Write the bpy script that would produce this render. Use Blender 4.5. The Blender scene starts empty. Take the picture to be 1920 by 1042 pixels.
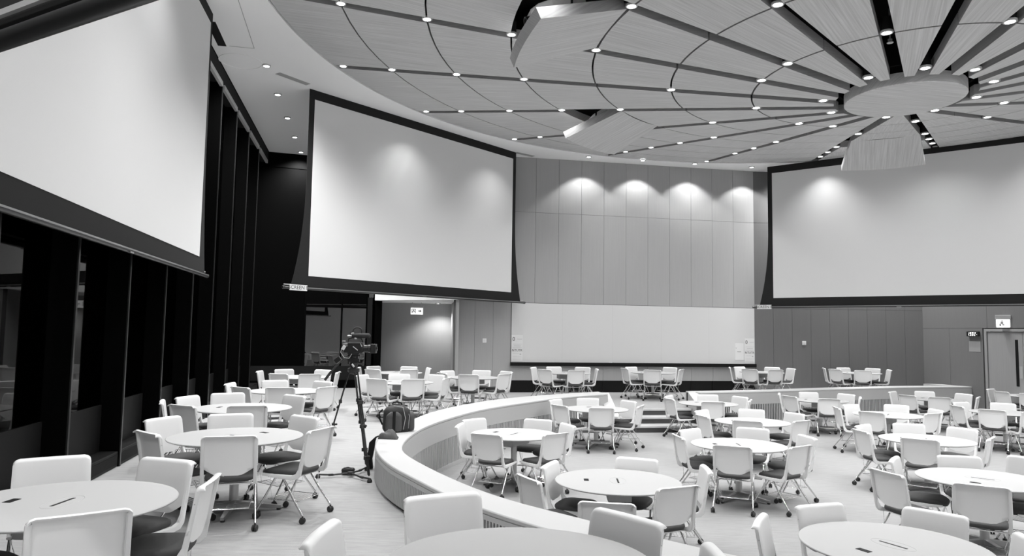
import bpy, bmesh, math, random
from mathutils import Vector, Matrix
from mathutils.geometry import tessellate_polygon
random.seed(7)
D = bpy.data
C = bpy.context.scene.collection
PI = math.pi
R = math.radians

# ------------------------------------------------------------------ camera
F_PX, PITCH, ROLL = 1330.0, 0.0765, 0.0155
cd = D.cameras.new('camera')
cam = D.objects.new('camera', cd)
C.objects.link(cam)
bpy.context.scene.camera = cam
cd.sensor_width = 36
cd.lens = 36 * F_PX / 1920
cd.clip_start = .05
cd.clip_end = 200
CZ = 2.257                                   # eye height above the lower floor
A = Vector((1, 0, 0)); Bv = Vector((0, -math.sin(PITCH), math.cos(PITCH))); Fw = Vector((0, math.cos(PITCH), math.sin(PITCH)))
right = A * math.cos(ROLL) + Bv * math.sin(ROLL)
up = -A * math.sin(ROLL) + Bv * math.cos(ROLL)
m = Matrix((right, up, -Fw)).transposed().to_4x4()
m.translation = Vector((0, 0, CZ))
cam.matrix_world = m

# ------------------------------------------------------------------ light level
w = D.worlds.new('night'); bpy.context.scene.world = w
w.use_nodes = True
w.node_tree.nodes['Background'].inputs[0].default_value = (.02, .02, .02, 1)
w.node_tree.nodes['Background'].inputs[1].default_value = .15
vs = bpy.context.scene.view_settings
vs.view_transform = 'Standard'; vs.look = 'None'; vs.gamma = 1; vs.exposure = 0.88
vs.use_curve_mapping = False
P_LAMP = 150.0        # watts of a downlight between the timber panels
P_SOFFIT = 85.0      # watts of a downlight in the white soffit
P_CORR = 80.0

# ------------------------------------------------------------------ materials (all neutral: the photograph is black and white)
def mat(name, v, rough=.5, metal=0, spec=.5, emit=0, noise=None, bump=None, coat=0):
    """noise=(scale xyz, amount, coord), bump=(scale, strength)"""
    M = D.materials.new(name); M.use_nodes = True
    nt = M.node_tree; b = nt.nodes['Principled BSDF']
    b.inputs['Base Color'].default_value = (v, v, v, 1)
    b.inputs['Roughness'].default_value = rough
    b.inputs['Metallic'].default_value = metal
    b.inputs['Specular IOR Level'].default_value = spec
    b.inputs['Coat Weight'].default_value = coat
    if emit:
        b.inputs['Emission Color'].default_value = (1, 1, 1, 1)
        b.inputs['Emission Strength'].default_value = emit
    if noise or bump:
        tc = nt.nodes.new('ShaderNodeTexCoord')
    if noise:
        sc, amt, co = noise
        mp = nt.nodes.new('ShaderNodeMapping'); mp.inputs['Scale'].default_value = sc
        nt.links.new(tc.outputs[co], mp.inputs[0])
        nz = nt.nodes.new('ShaderNodeTexNoise'); nz.inputs['Scale'].default_value = 1; nz.inputs['Detail'].default_value = 5
        nz.inputs['Roughness'].default_value = .62
        nt.links.new(mp.outputs[0], nz.inputs[0])
        rp = nt.nodes.new('ShaderNodeMapRange')
        rp.inputs['From Min'].default_value = .28; rp.inputs['From Max'].default_value = .72
        rp.inputs['To Min'].default_value = v * (1 - amt); rp.inputs['To Max'].default_value = v * (1 + amt)
        nt.links.new(nz.outputs[0], rp.inputs[0])
        nt.links.new(rp.outputs[0], b.inputs['Base Color'])
    if bump:
        nb = nt.nodes.new('ShaderNodeTexNoise'); nb.inputs['Scale'].default_value = bump[0]; nb.inputs['Detail'].default_value = 3
        nt.links.new(tc.outputs['Object'], nb.inputs[0])
        bp = nt.nodes.new('ShaderNodeBump'); bp.inputs['Strength'].default_value = bump[1]; bp.inputs['Distance'].default_value = .01
        nt.links.new(nb.outputs[0], bp.inputs['Height']); nt.links.new(bp.outputs[0], b.inputs['Normal'])
    return M

M = {}
M['carpet'] = mat('carpet', .31, .95, spec=.1, noise=((4, 30, 1), .10, 'Object'), bump=(160, .35))
M['carpet2'] = mat('carpet_upper', .35, .95, spec=.1, noise=((4, 30, 1), .12, 'Object'), bump=(160, .35))
M['soffit'] = mat('soffit_paint', .92, .8, spec=.2)
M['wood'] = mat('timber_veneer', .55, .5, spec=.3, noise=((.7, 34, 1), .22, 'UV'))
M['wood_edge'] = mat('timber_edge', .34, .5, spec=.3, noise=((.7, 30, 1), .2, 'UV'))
M['wall'] = mat('fabric_wall_panel', .39, .85, spec=.15, noise=((40, 40, 1.2), .035, 'Object'))
M['wall_r'] = mat('dark_fabric_wall_panel', .17, .85, spec=.15, noise=((40, 40, 1.2), .035, 'Object'))
M['door'] = mat('door_laminate', .30, .5, noise=((30, 30, 1), .05, 'Object'))
M['wall_far'] = mat('light_wall_paint', .72, .8)
M['joint'] = mat('joint_dark_grey', .10, .9)  # dark grey backing seen in the joints between wall panels
M['black'] = mat('black_matte', .012, .8, spec=.2)
M['void'] = mat('plenum_black', .01, .9, spec=.05)
M['plinth'] = mat('black_plinth', .006, .6, spec=.2)
M['parapet'] = mat('parapet_paint', .46, .6, spec=.3)
M['cap'] = mat('parapet_cap', .50, .45, spec=.4)
M['slat'] = mat('grille_slat', .52, .5)
M['plastic'] = mat('white_plastic', .80, .35, spec=.45)
M['plastic2'] = mat('white_plastic_back', .74, .45, spec=.4)
M['table'] = mat('white_laminate', .44, .6, spec=.25)
M['seat'] = mat('charcoal_fabric', .055, .75, spec=.3, bump=(220, .2))
M['chrome'] = mat('chrome', .75, .16, metal=1)
M['steel'] = mat('satin_steel', .5, .35, metal=1)
M['rubber'] = mat('black_rubber', .02, .5)
M['gray'] = mat('grey_plastic', .4, .5)
M['screen'] = mat('projection_fabric', .70, .9, spec=.1)
M['border'] = mat('black_border_fabric', .018, .85, spec=.2)
M['bar'] = mat('black_anodised', .03, .3, spec=.6)
M['board'] = mat('whiteboard_enamel', .66, .25, spec=.5)
M['paper'] = mat('paper', .74, .8)
M['ink'] = mat('ink', .06, .8)
M['ink2'] = mat('faint_ink', .45, .8)
M['lens'] = mat('lamp_lens', .9, .5, emit=9)
M['lit'] = mat('lit_sign', .9, .5, emit=.5)
M['led'] = mat('led_digit', .9, .5, emit=.7)
M['fin'] = mat('black_mullion', .0015, .7, spec=.04)
M['finedge'] = mat('mullion_edge', .045, .3, metal=.6)
M['sill'] = mat('dark_sill_panel', .010, .5, spec=.2)
M['rail'] = mat('curtain_rail', .55, .4, metal=.3)
M['nylon'] = mat('black_nylon', .02, .7, bump=(60, .3))
M['nylon2'] = mat('grey_nylon', .06, .7, bump=(60, .3))
M['camblack'] = mat('camera_black', .015, .35)
M['glasslens'] = mat('glass_lens', .01, .05, spec=.8)
M['riser'] = mat('dark_riser', .06, .8)
M['disc_rim'] = mat('disc_rim', .3, .5, noise=((3, 3, 30), .1, 'Object'))
def glass(ior=1.5):
    g = D.materials.new('window_glass'); g.use_nodes = True
    nt = g.node_tree; nt.nodes.clear()
    o = nt.nodes.new('ShaderNodeOutputMaterial'); mx = nt.nodes.new('ShaderNodeMixShader')
    fr = nt.nodes.new('ShaderNodeFresnel'); fr.inputs[0].default_value = ior
    t = nt.nodes.new('ShaderNodeBsdfTransparent'); t.inputs[0].default_value = (.5, .5, .5, 1)
    gl = nt.nodes.new('ShaderNodeBsdfGlossy'); gl.inputs['Roughness'].default_value = .01
    nt.links.new(fr.outputs[0], mx.inputs[0]); nt.links.new(t.outputs[0], mx.inputs[1]); nt.links.new(gl.outputs[0], mx.inputs[2])
    nt.links.new(mx.outputs[0], o.inputs[0])
    return g
M['glass'] = glass(1.3)
M['glass2'] = glass(2.1)
M['grille_back'] = mat('grille_backing', .015, .9)
M['blind'] = mat('dark_blind', .0015, .8, spec=.03)

# ------------------------------------------------------------------ mesh helpers
class MB:
    def __init__(s):
        s.v = []; s.f = []; s.uv = None; s.mi = []; s.cur = 0
    def add(s, vs, fs):
        n = len(s.v); s.v += [tuple(v) for v in vs]
        s.f += [tuple(i + n for i in f) for f in fs]; s.mi += [s.cur] * len(fs)
        return s
    def box(s, x0, x1, y0, y1, z0, z1, X=None):
        vs = [Vector((x, y, z)) for z in (z0, z1) for y in (y0, y1) for x in (x0, x1)]
        if X: vs = [X @ v for v in vs]
        return s.add(vs, [(0, 2, 3, 1), (4, 5, 7, 6), (0, 1, 5, 4), (2, 6, 7, 3), (0, 4, 6, 2), (1, 3, 7, 5)])
    def prism(s, poly, z0, z1, X=None):
        n = len(poly)
        a = sum(poly[i][0] * poly[(i + 1) % n][1] - poly[(i + 1) % n][0] * poly[i][1] for i in range(n))
        if a < 0: poly = poly[::-1]
        vs = [Vector((p[0], p[1], z0)) for p in poly] + [Vector((p[0], p[1], z1)) for p in poly]
        if X: vs = [X @ v for v in vs]
        tri = tessellate_polygon([[Vector((p[0], p[1], 0)) for p in poly]])
        fs = []
        for t in tri:
            q = [poly[i] for i in t]
            ar = (q[1][0] - q[0][0]) * (q[2][1] - q[0][1]) - (q[2][0] - q[0][0]) * (q[1][1] - q[0][1])
            t = t if ar > 0 else t[::-1]
            fs += [tuple(i + n for i in t), tuple(t[::-1])]
        fs += [(i, (i + 1) % n, (i + 1) % n + n, i + n) for i in range(n)]
        return s.add(vs, fs)
    def tube(s, pts, r, n=6, caps=True):
        pts = [Vector(p) for p in pts]; rs = r if isinstance(r, (list, tuple)) else [r] * len(pts)
        vs = []; fs = []
        ref = None
        for i, p in enumerate(pts):
            d = (pts[min(i + 1, len(pts) - 1)] - pts[max(i - 1, 0)]).normalized()
            if ref is None:
                ref = Vector((0, 0, 1)) if abs(d.z) < .9 else Vector((1, 0, 0))
            a = d.cross(ref)
            if a.length < 1e-4: a = d.cross(Vector((0, 1, 0)))
            a.normalize(); b = a.cross(d).normalized(); ref = b
            for k in range(n):
                t = 2 * PI * k / n
                vs.append(p + (a * math.cos(t) + b * math.sin(t)) * rs[i])
        for i in range(len(pts) - 1):
            for k in range(n):
                fs.append((i * n + k, i * n + (k + 1) % n, (i + 1) * n + (k + 1) % n, (i + 1) * n + k))
        if caps:
            fs.append(tuple(range(n))[::-1]); fs.append(tuple((len(pts) - 1) * n + k for k in range(n)))
        return s.add(vs, fs)
    def lathe(s, prof, n=24, X=None, caps=True):
        vs = []; fs = []
        for r, z in prof:
            for k in range(n):
                t = 2 * PI * k / n
                v = Vector((r * math.cos(t), r * math.sin(t), z)); vs.append(X @ v if X else v)
        for i in range(len(prof) - 1):
            for k in range(n):
                fs.append((i * n + k, i * n + (k + 1) % n, (i + 1) * n + (k + 1) % n, (i + 1) * n + k))
        if caps and prof[0][0] > 1e-5: fs.append(tuple(range(n))[::-1])
        if caps and prof[-1][0] > 1e-5: fs.append(tuple((len(prof) - 1) * n + k for k in range(n)))
        return s.add(vs, fs)
    def mesh(s, name, mats, smooth=False):
        me = D.meshes.new(name); me.from_pydata(s.v, [], s.f)
        if not isinstance(mats, (list, tuple)): mats = [mats]
        for q in mats: me.materials.append(q)
        if len(mats) > 1:
            for p, i in zip(me.polygons, s.mi): p.material_index = i
        if smooth:
            me.polygons.foreach_set('use_smooth', [True] * len(me.polygons))
            me.set_sharp_from_angle(angle=R(smooth if smooth is not True else 40))
        me.update()
        return me
    def build(s, name, mats, parent=None, smooth=False, loc=None, bevel=0):
        o = D.objects.new(name, s.mesh(name, mats, smooth)); C.objects.link(o)
        if parent is not None: o.parent = parent
        if loc is not None: o.location = loc
        if bevel:
            b = o.modifiers.new('bevel', 'BEVEL'); b.width = bevel; b.segments = 2; b.limit_method = 'ANGLE'; b.angle_limit = R(40)
        return o
def link(name, me, parent=None, loc=None, rot=None):
    o = D.objects.new(name, me); C.objects.link(o)
    if parent is not None: o.parent = parent
    if loc is not None: o.location = loc
    if rot is not None: o.rotation_euler = rot
    return o
def empty(name, loc=(0, 0, 0), rz=0):
    o = D.objects.new(name, None); C.objects.link(o); o.empty_display_size = .1
    o.location = loc; o.rotation_euler = (0, 0, rz); return o
def tag(o, label, cat, group=None, kind=None):
    o['label'] = label; o['category'] = cat
    if group: o['group'] = group
    if kind: o['kind'] = kind
    return o
def struct(o, label=None, cat=None):
    o['kind'] = 'structure'
    if label: o['label'] = label
    if cat: o['category'] = cat
    return o
def copy_tree(o, parent=None):
    c = o.copy(); C.objects.link(c); c.parent = parent
    if parent is not None: c.matrix_parent_inverse = o.matrix_parent_inverse.copy()
    for ch in list(o.children): copy_tree(ch, c)
    return c
def text_obj(name, body, size, material, parent, X, depth=.001):
    cu = D.curves.new(name, 'FONT'); cu.body = body; cu.size = size; cu.extrude = depth
    cu.align_x = 'CENTER'; cu.align_y = 'CENTER'; cu.resolution_u = 3
    t = D.objects.new(name, cu); C.objects.link(t)
    bpy.context.view_layer.update()
    me = D.meshes.new_from_object(t.evaluated_get(bpy.context.evaluated_depsgraph_get()))
    D.objects.remove(t); me.materials.clear(); me.materials.append(material)
    me.transform(X)
    return link(name, me, parent)
def frame(o, xd, zd=Vector((0, 0, 1))):
    """matrix: local x along xd, local z up, local y = z cross x"""
    x = Vector(xd).normalized(); z = Vector(zd); y = z.cross(x).normalized()
    mm = Matrix((x, y, z)).transposed().to_4x4(); mm.translation = Vector(o); return mm

UP = .427             # level of the upper floor
SOF = 7.757           # level of the white soffit
CX, CY = 6.54, 11.65  # centre of the round timber ceiling
CH, CS = CZ + 3.87, .1544
RO = 10.72
def cone(r): return CH + CS * r
# ------------------------------------------------------------------ floors
PIN = [(2.34,17.15),(1.24,16.12),(.49,15.01),(-.37,13.62),(-.88,12.33),(-1.26,10.89),(-1.37,9.58),(-1.29,8.6),(-1.04,8.02),(-.76,7.43),(-.24,6.53),(.13,6.06),(.6,5.62),(1.18,5.03),(2.05,4.35),(3.3,3.7),(4.8,3.3),(6.6,3.15)]
POUT = [(2.18,17.75),(1.05,16.82),(-.19,15.45),(-1.0,13.91),(-1.45,12.49),(-1.69,10.54),(-1.72,9.22),(-1.49,8.25),(-1.22,7.57),(-.9,7.02),(-.64,6.5),(-.21,5.89),(.21,5.4),(.85,4.75),(1.7,4.0),(3.0,3.3),(4.6,2.85),(6.6,2.65)]
def smooth_curve(pts, step=.12, soft=2):
    P = [Vector((p[0], p[1])) for p in pts]
    out = []
    for i in range(len(P) - 1):
        p0 = P[max(i - 1, 0)]; p1 = P[i]; p2 = P[i + 1]; p3 = P[min(i + 2, len(P) - 1)]
        n = max(1, int((p2 - p1).length / step))
        for k in range(n):
            t = k / n
            out.append(.5 * ((2 * p1) + (p2 - p0) * t + (2 * p0 - 5 * p1 + 4 * p2 - p3) * t * t + (3 * p1 - p0 - 3 * p2 + p3) * t ** 3))
    out.append(P[-1])
    for _ in range(soft * 6):
        q = out[:]
        for i in range(1, len(out) - 1): q[i] = out[i] * .5 + (out[i - 1] + out[i + 1]) * .25
        out = q
    return out
def resample(c, n):
    L = [0]
    for i in range(1, len(c)): L.append(L[-1] + (c[i] - c[i - 1]).length)
    out = []; j = 0
    for k in range(n):
        t = L[-1] * k / (n - 1)
        while j < len(c) - 2 and L[j + 1] < t: j += 1
        u = (t - L[j]) / max(L[j + 1] - L[j], 1e-9)
        out.append(c[j].lerp(c[j + 1], min(max(u, 0), 1)))
    return out
def length(c): return sum((c[i + 1] - c[i]).length for i in range(len(c) - 1))
cin = resample(smooth_curve(PIN), 120); cout = resample(smooth_curve(POUT), 120)
RIN = [(4.78,18.0),(6.62,18.72),(8.45,19.62),(11.6,21.05),(14.05,21.75)]
ROUT = [(4.5,18.38),(6.4,19.1),(8.25,20.05),(11.4,21.5),(13.98,22.2)]
rin = resample(smooth_curve(RIN), 60); rout = resample(smooth_curve(ROUT), 60)

fl = MB().box(-9, 17, -5, 31, -.1, 0).build('floor', M['carpet']); struct(fl)
mid = [(a + b) / 2 for a, b in zip(cin, cout)]; rmid = [(a + b) / 2 for a, b in zip(rin, rout)]
poly = [(p.x, p.y) for p in mid[::-1]] + [(2.5, 17.55), (4.55, 17.85)] + [(p.x, p.y) for p in rmid] + [(13.6, 23.5), (14.0, 25), (14, 30), (-9, 30), (-9, -4.5), (6.6, -4.5)]
pf = MB().prism(poly, 0.001, UP).build('floor_upper', M['carpet2']); struct(pf)

# ------------------------------------------------------------------ curved low walls with slatted grilles
PT = UP + .40
def low_wall(name, ci, co):
    e = empty(name); struct(e)
    n = len(ci); b = MB(); c = MB()
    def ribbon(mb, a, d, z0, z1):
        vs = [(p.x, p.y, z0) for p in a] + [(p.x, p.y, z1) for p in a] + [(p.x, p.y, z0) for p in d] + [(p.x, p.y, z1) for p in d]
        fs = []
        for i in range(n - 1):
            fs += [(i, i + 1, n + i + 1, n + i), (2 * n + i + 1, 2 * n + i, 3 * n + i, 3 * n + i + 1),
                   (n + i, n + i + 1, 3 * n + i + 1, 3 * n + i), (i + 1, i, 2 * n + i, 2 * n + i + 1)]
        fs += [(0, n, 3 * n, 2 * n), (n - 1, 3 * n - 1, 4 * n - 1, 2 * n - 1)]
        mb.add(vs, fs)
    def inset(a, d, t): return [p + (q - p).normalized() * t for p, q in zip(a, d)]
    ribbon(b, inset(ci, co, .035), inset(co, ci, .035), 0.0, PT - .045)
    body = b.build('core', M['grille_back'], e)
    ribbon(c, ci, co, PT - .045, PT)
    cap = c.build('top_cap', M['cap'], e, smooth=35)
    cap.modifiers.new('bevel', 'BEVEL').width = .012; cap.modifiers[0].segments = 2; cap.modifiers[0].limit_method = 'ANGLE'
    return e, inset
def band(name, a, side, z0, z1, t, parent, material):
    """thin curved panel standing on curve a, thickness t towards side"""
    n = len(a); vs = []; fs = []
    for p, q in zip(a, side):
        d = (q - p).normalized() * t
        vs += [(p.x, p.y, z0), (p.x, p.y, z1), (p.x + d.x, p.y + d.y, z1), (p.x + d.x, p.y + d.y, z0)]
    for i in range(n - 1):
        for k in range(4): fs.append((4 * i + k, 4 * i + (k + 1) % 4, 4 * i + 4 + (k + 1) % 4, 4 * i + 4 + k))
    fs += [(0, 3, 2, 1), tuple(4 * (n - 1) + k for k in range(4))]
    o = MB().add(vs, fs).build(name, material, parent, smooth=35)
    bm = bmesh.new(); bm.from_mesh(o.data); bmesh.ops.recalc_face_normals(bm, faces=bm.faces); bm.to_mesh(o.data); bm.free()
    return o
def slats(a, side, z0, z1, pitch, wd, dp, parent, material, limit=300):
    L = length(a); n = int(L / pitch); pts = resample(a, n + 1)
    sd = resample(side, n + 1)
    sm = MB().box(-wd / 2, wd / 2, 0, dp, z0, z1).mesh('slat', material)
    joined = MB()
    for i in range(n):
        p = (pts[i] + pts[i + 1]) / 2; t = (pts[i + 1] - pts[i]).normalized(); q = sd[i] - pts[i]
        ang = math.atan2(t.y, t.x)
        nrm = Vector((-t.y, t.x))
        if nrm.dot(q) < 0: ang += PI
        if i < limit: link('slat', sm, parent, (p.x, p.y, 0), (0, 0, ang))
        else: joined.box(-wd / 2, wd / 2, 0, dp, z0, z1, Matrix.Translation((p.x, p.y, 0)) @ Matrix.Rotation(ang, 4, 'Z'))
    if joined.v:
        o = joined.build('far_slats', material, parent); o['kind'] = 'stuff'
wl, inset = low_wall('wall_curved_left', cin, cout)
band('inner_panel', cin, cout, .50, PT - .045, .03, wl, M['parapet'])
band('inner_kick', cin, cout, 0, .07, .03, wl, M['parapet'])
# inner grille: the part of the bend seen across the lower floor
slats(resample(smooth_curve(PIN), 400)[2:330], resample(smooth_curve(POUT), 400)[2:330], .07, .50, .056, .024, .016, wl, M['slat'], 300)
# outer face: slatted on the near half, plain beyond
k0 = 46
band('outer_panel', cout[:k0], cin[:k0], UP, PT - .045, .03, wl, M['parapet'])
band('outer_top_rail', cout[k0 - 1:], cin[k0 - 1:], PT - .085, PT - .045, .03, wl, M['slat'])
slats(cout[k0 - 1:], cin[k0 - 1:], UP + .035, PT - .085, .042, .019, .014, wl, M['slat'], 300)
wr, _ = low_wall('wall_curved_right', rin, rout)
band('inner_panel', rin, rout, .50, PT - .045, .03, wr, M['parapet'])
band('inner_kick', rin, rout, 0, .07, .03, wr, M['parapet'])
slats(rin, rout, .07, .50, .058, .024, .016, wr, M['slat'], 300)
band('outer_panel', rout, rin, UP, PT - .045, .03, wr, M['parapet'])
MB().prism([(13.2, 22.85), (13.72, 22.78), (13.93, 22.1), (13.6, 22.0)], PT - .06, PT).build('end_ledge', M['cap'], wr)
# sloping cheek walls beside the steps
def cheek(parent, x0, x1, y0, y1, skew):
    vs = []
    for x in (x0, x1):
        vs += [(x, y0, 0), (x, y0, PT), (x + skew, y1, .36), (x + skew, y1, 0)]
    MB().add(vs, [(0, 1, 2, 3), (4, 7, 6, 5), (1, 5, 6, 2), (3, 2, 6, 7), (0, 3, 7, 4), (0, 4, 5, 1)]).build('cheek', M['cap'], parent, bevel=.008)
cheek(wl, 2.16, 2.42, 17.55, 16.55, .12)
cheek(wr, 4.50, 4.74, 18.15, 16.95, .12)
so = MB().box(-.05, .05, -.012, 0, -.05, .05).box(-.02, -.008, -.015, -.012, -.03, .03).box(.008, .02, -.015, -.012, -.03, .03).build('power_socket', M['plastic'], wl)
so.location = (2.05, 16.83, .70); so.rotation_euler = (0, 0, R(43))
# steps
st = empty('stairs'); struct(st)
for i, (yy, z) in enumerate(((16.45, .142), (16.95, .285), (17.45, UP))):
    X = frame((2.42, yy, 0), (1, .17, 0))
    MB().box(0, 2.12, 0, .10 if i == 2 else .52, z - .035, z + (.003 if i == 2 else 0), X).build('tread', M['cap'], st)
    MB().box(0.005, 2.11, .02, .1, max(0, z - .142), z - .035, X).build('riser', M['riser'], st)

# ------------------------------------------------------------------ walls
def joint_panel(mb_parent, X, x0, x1, z0, z1, material, t=.025, g=.0035):
    return MB().box(x0 + g, x1 - g, -t, 0, z0 + g, z1 - g, X).build('wall_panel', material, mb_parent)
def wall(name, p, q, z0, z1, rows, width, material, skip=None):
    """wall from p to q (room on the right-hand side of the walk from q to p), clad in panels"""
    d = Vector((q[0] - p[0], q[1] - p[1], 0)); L = d.length
    X = frame((p[0], p[1], 0), d)
    o = MB().box(0, L, 0, .15, z0, z1, X).build(name, M['joint']); struct(o)
    n = max(1, round(L / width))
    for r in range(len(rows) - 1):
        for i in range(n):
            a, b = L * i / n, L * (i + 1) / n
            if skip and skip(a, b, rows[r], rows[r + 1]): continue
            joint_panel(o, X, a, b, rows[r], rows[r + 1], material)
    return o, X, L
wb, XB, LB = wall('wall_back', (-.02, 21.93), (8.02, 23.45), UP, SOF, [.79, 1.24, 3.18, 6.02, SOF], .77, M['wall'], skip=lambda a, b, u, v: abs(u - 1.24) < .01)
pl = MB().box(0, LB, -.012, 0, UP, .79, XB)
pl.build('plinth', M['plinth'], wb)
for i in range(1, 11): MB().box(LB * i / 11 - .012, LB * i / 11 + .012, -.03, -.012, UP, .785, XB).build('plinth_divider', M['sill'], wb)
wall('wall_back_left', (-1.65, 21.05), (-.02, 21.93), UP, SOF, [UP, 3.18, 6.02, SOF], .63, M['wall'])
wrr, XR, LR = wall('wall_back_right', (8.02, 23.45), (13.62, 23.5), UP, SOF, [UP, 3.18, 6.02, SOF], .59, M['wall_r'])
# right wall with double door
pR = Vector((13.62, 23.5)); dR = Vector((.24, -.97)).normalized(); qR = pR + dR * 12
XW = frame((pR.x, pR.y, 0), (dR.x, dR.y, 0))
def doorskip(a, b, u, v): return False
w_r = MB().box(0, 2.28, 0, .15, 0, SOF, XW).box(4.75, 12, 0, .15, 0, SOF, XW).box(2.28, 4.75, 0, .15, 2.62, SOF, XW).build('wall_right', M['joint']); struct(w_r)
for a, b in ((0, 1.05), (1.05, 2.24)):
    joint_panel(w_r, XW, a, b, 0, 2.60, M['wall_r'])
for a, b in ((4.8, 7.2), (7.2, 9.6), (9.6, 12)): joint_panel(w_r, XW, a, b, 0, 2.60, M['wall_r'])
for i in range(5): joint_panel(w_r, XW, i * 2.4, i * 2.4 + 2.4, 2.60, SOF, M['wall_r'])
dr = empty('door_1'); struct(dr)
MB().box(2.30, 2.38, -.04, .1, 0, 2.58, XW).box(4.62, 4.70, -.04, .1, 0, 2.58, XW).box(2.38, 4.62, -.04, .1, 2.50, 2.58, XW).build('door_frame', M['door'], dr)
for s, (a, b) in enumerate(((2.39, 3.495), (3.505, 4.61))):
    lf = MB().box(a, b, -.01, .04, .01, 2.49, XW).build('door_leaf', M['door'], dr)
    c = b - .18 if s == 0 else a + .18
    MB().box(c - .045, c + .045, -.016, -.01, .95, 2.27, XW).build('vision_strip', M['plinth'], lf)
    c = b - .07 if s == 0 else a + .07
    MB().box(c - .05, c + .05, -.018, -.01, 1.18, 1.52, XW).build('push_plate', M['gray'], lf)
# unseen rest of the room
def plain(name, p, q, z0, z1, v):
    X = frame((p[0], p[1], 0), (q[0] - p[0], q[1] - p[1], 0)); L = (Vector(q[:2]) - Vector(p[:2])).length
    o = MB().box(0, L, 0, .15, z0, z1, X).build(name, v); struct(o); return o
plain('wall_right_near', (qR.x, qR.y), (16.2, -1.5), 0, SOF, M['wall_far'])
plain('wall_front', (16.2, -1.5), (-3.0, -3.2), 0, SOF, M['wall_far'])

# corridor mouth left of the back wall
co = empty('wall_corridor'); struct(co)
MB().box(-4.6, -1.9, 24.4, 24.5, UP, 3.3).build('end_panel', M['wall'], co)
MB().add([(-1.65, 21.05, UP), (-2.07, 24.4, UP), (-2.07, 24.4, 3.3), (-1.65, 21.05, 3.3), (-1.55, 21.0, UP), (-1.95, 24.4, UP), (-1.95, 24.4, 3.3), (-1.55, 21.0, 3.3)],
         [(0, 1, 2, 3), (4, 7, 6, 5), (0, 4, 5, 1), (3, 2, 6, 7), (0, 3, 7, 4), (1, 5, 6, 2)]).build('side_panel', M['wall'], co)
MB().box(-4.6, -4.45, 22.7, 24.4, UP, 3.3).build('side_panel', M['sill'], co)
MB().add([(-4.3, 22.3, 3.20), (-1.6, 20.95, 3.20), (-1.6, 24.4, 3.20), (-4.6, 24.4, 3.20), (-4.3, 22.3, 3.45), (-1.6, 20.95, 3.45), (-1.6, 24.4, 3.45), (-4.6, 24.4, 3.45)],
         [(0, 3, 2, 1), (4, 5, 6, 7), (0, 1, 5, 4), (1, 2, 6, 5), (2, 3, 7, 6), (3, 0, 4, 7)]).build('lowered_ceiling', M['soffit'], co)
wh = MB().add([(-4.3, 22.3, 3.45), (-1.6, 20.98, 3.45), (-1.6, 20.98, SOF), (-4.3, 22.3, SOF), (-4.3, 22.45, 3.45), (-1.6, 21.13, 3.45), (-1.6, 21.13, SOF), (-4.3, 22.45, SOF)],
         [(0, 1, 2, 3), (4, 7, 6, 5), (0, 4, 5, 1), (3, 2, 6, 7), (0, 3, 7, 4), (1, 5, 6, 2)]).build('wall_over_corridor', M['wall']); struct(wh)

# end window beside the corridor (faces the camera)
we = empty('window_2'); struct(we)
XE = frame((-7.95, 21.66, 0), (1, .35, 0)); LE = 3.90
for a, b in ((1.60, 2.72), (2.72, 3.80)):
    MB().box(a + .03, b - .03, .05, .06, 1.12, 2.95, XE).build('pane', M['glass2'], we)
    MB().box(a + .03, b - .03, .05, .06, 3.02, 7.3, XE).build('pane', M['glass2'], we)
MB().box(1.60, 3.80, 0, .12, 2.95, 3.02, XE).build('transom', M['fin'], we)
for x in (1.60, 2.72): MB().box(x - .02, x + .02, 0, .12, 1.12, 7.3, XE).build('mullion', M['fin'], we)
MB().box(3.74, LE + .05, -.22, .2, UP, SOF, XE).build('post', M['fin'], we)
MB().box(0, 3.74, 0, .15, UP + .25, 1.12, XE).build('sill_panel', M['sill'], we)
MB().box(0, 3.74, -.05, .15, UP, UP + .25, XE).build('kick_box', M['fin'], we)
MB().box(0, 1.58, .02, .15, 1.12, 7.3, XE).build('blind', M['blind'], we)
MB().box(0, 3.74, 0, .15, 7.3, SOF, XE).build('head_panel', M['fin'], we)
plain('wall_outside_dark', (-10, 31), (-3, 31), 0, SOF, M['void'])

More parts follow.
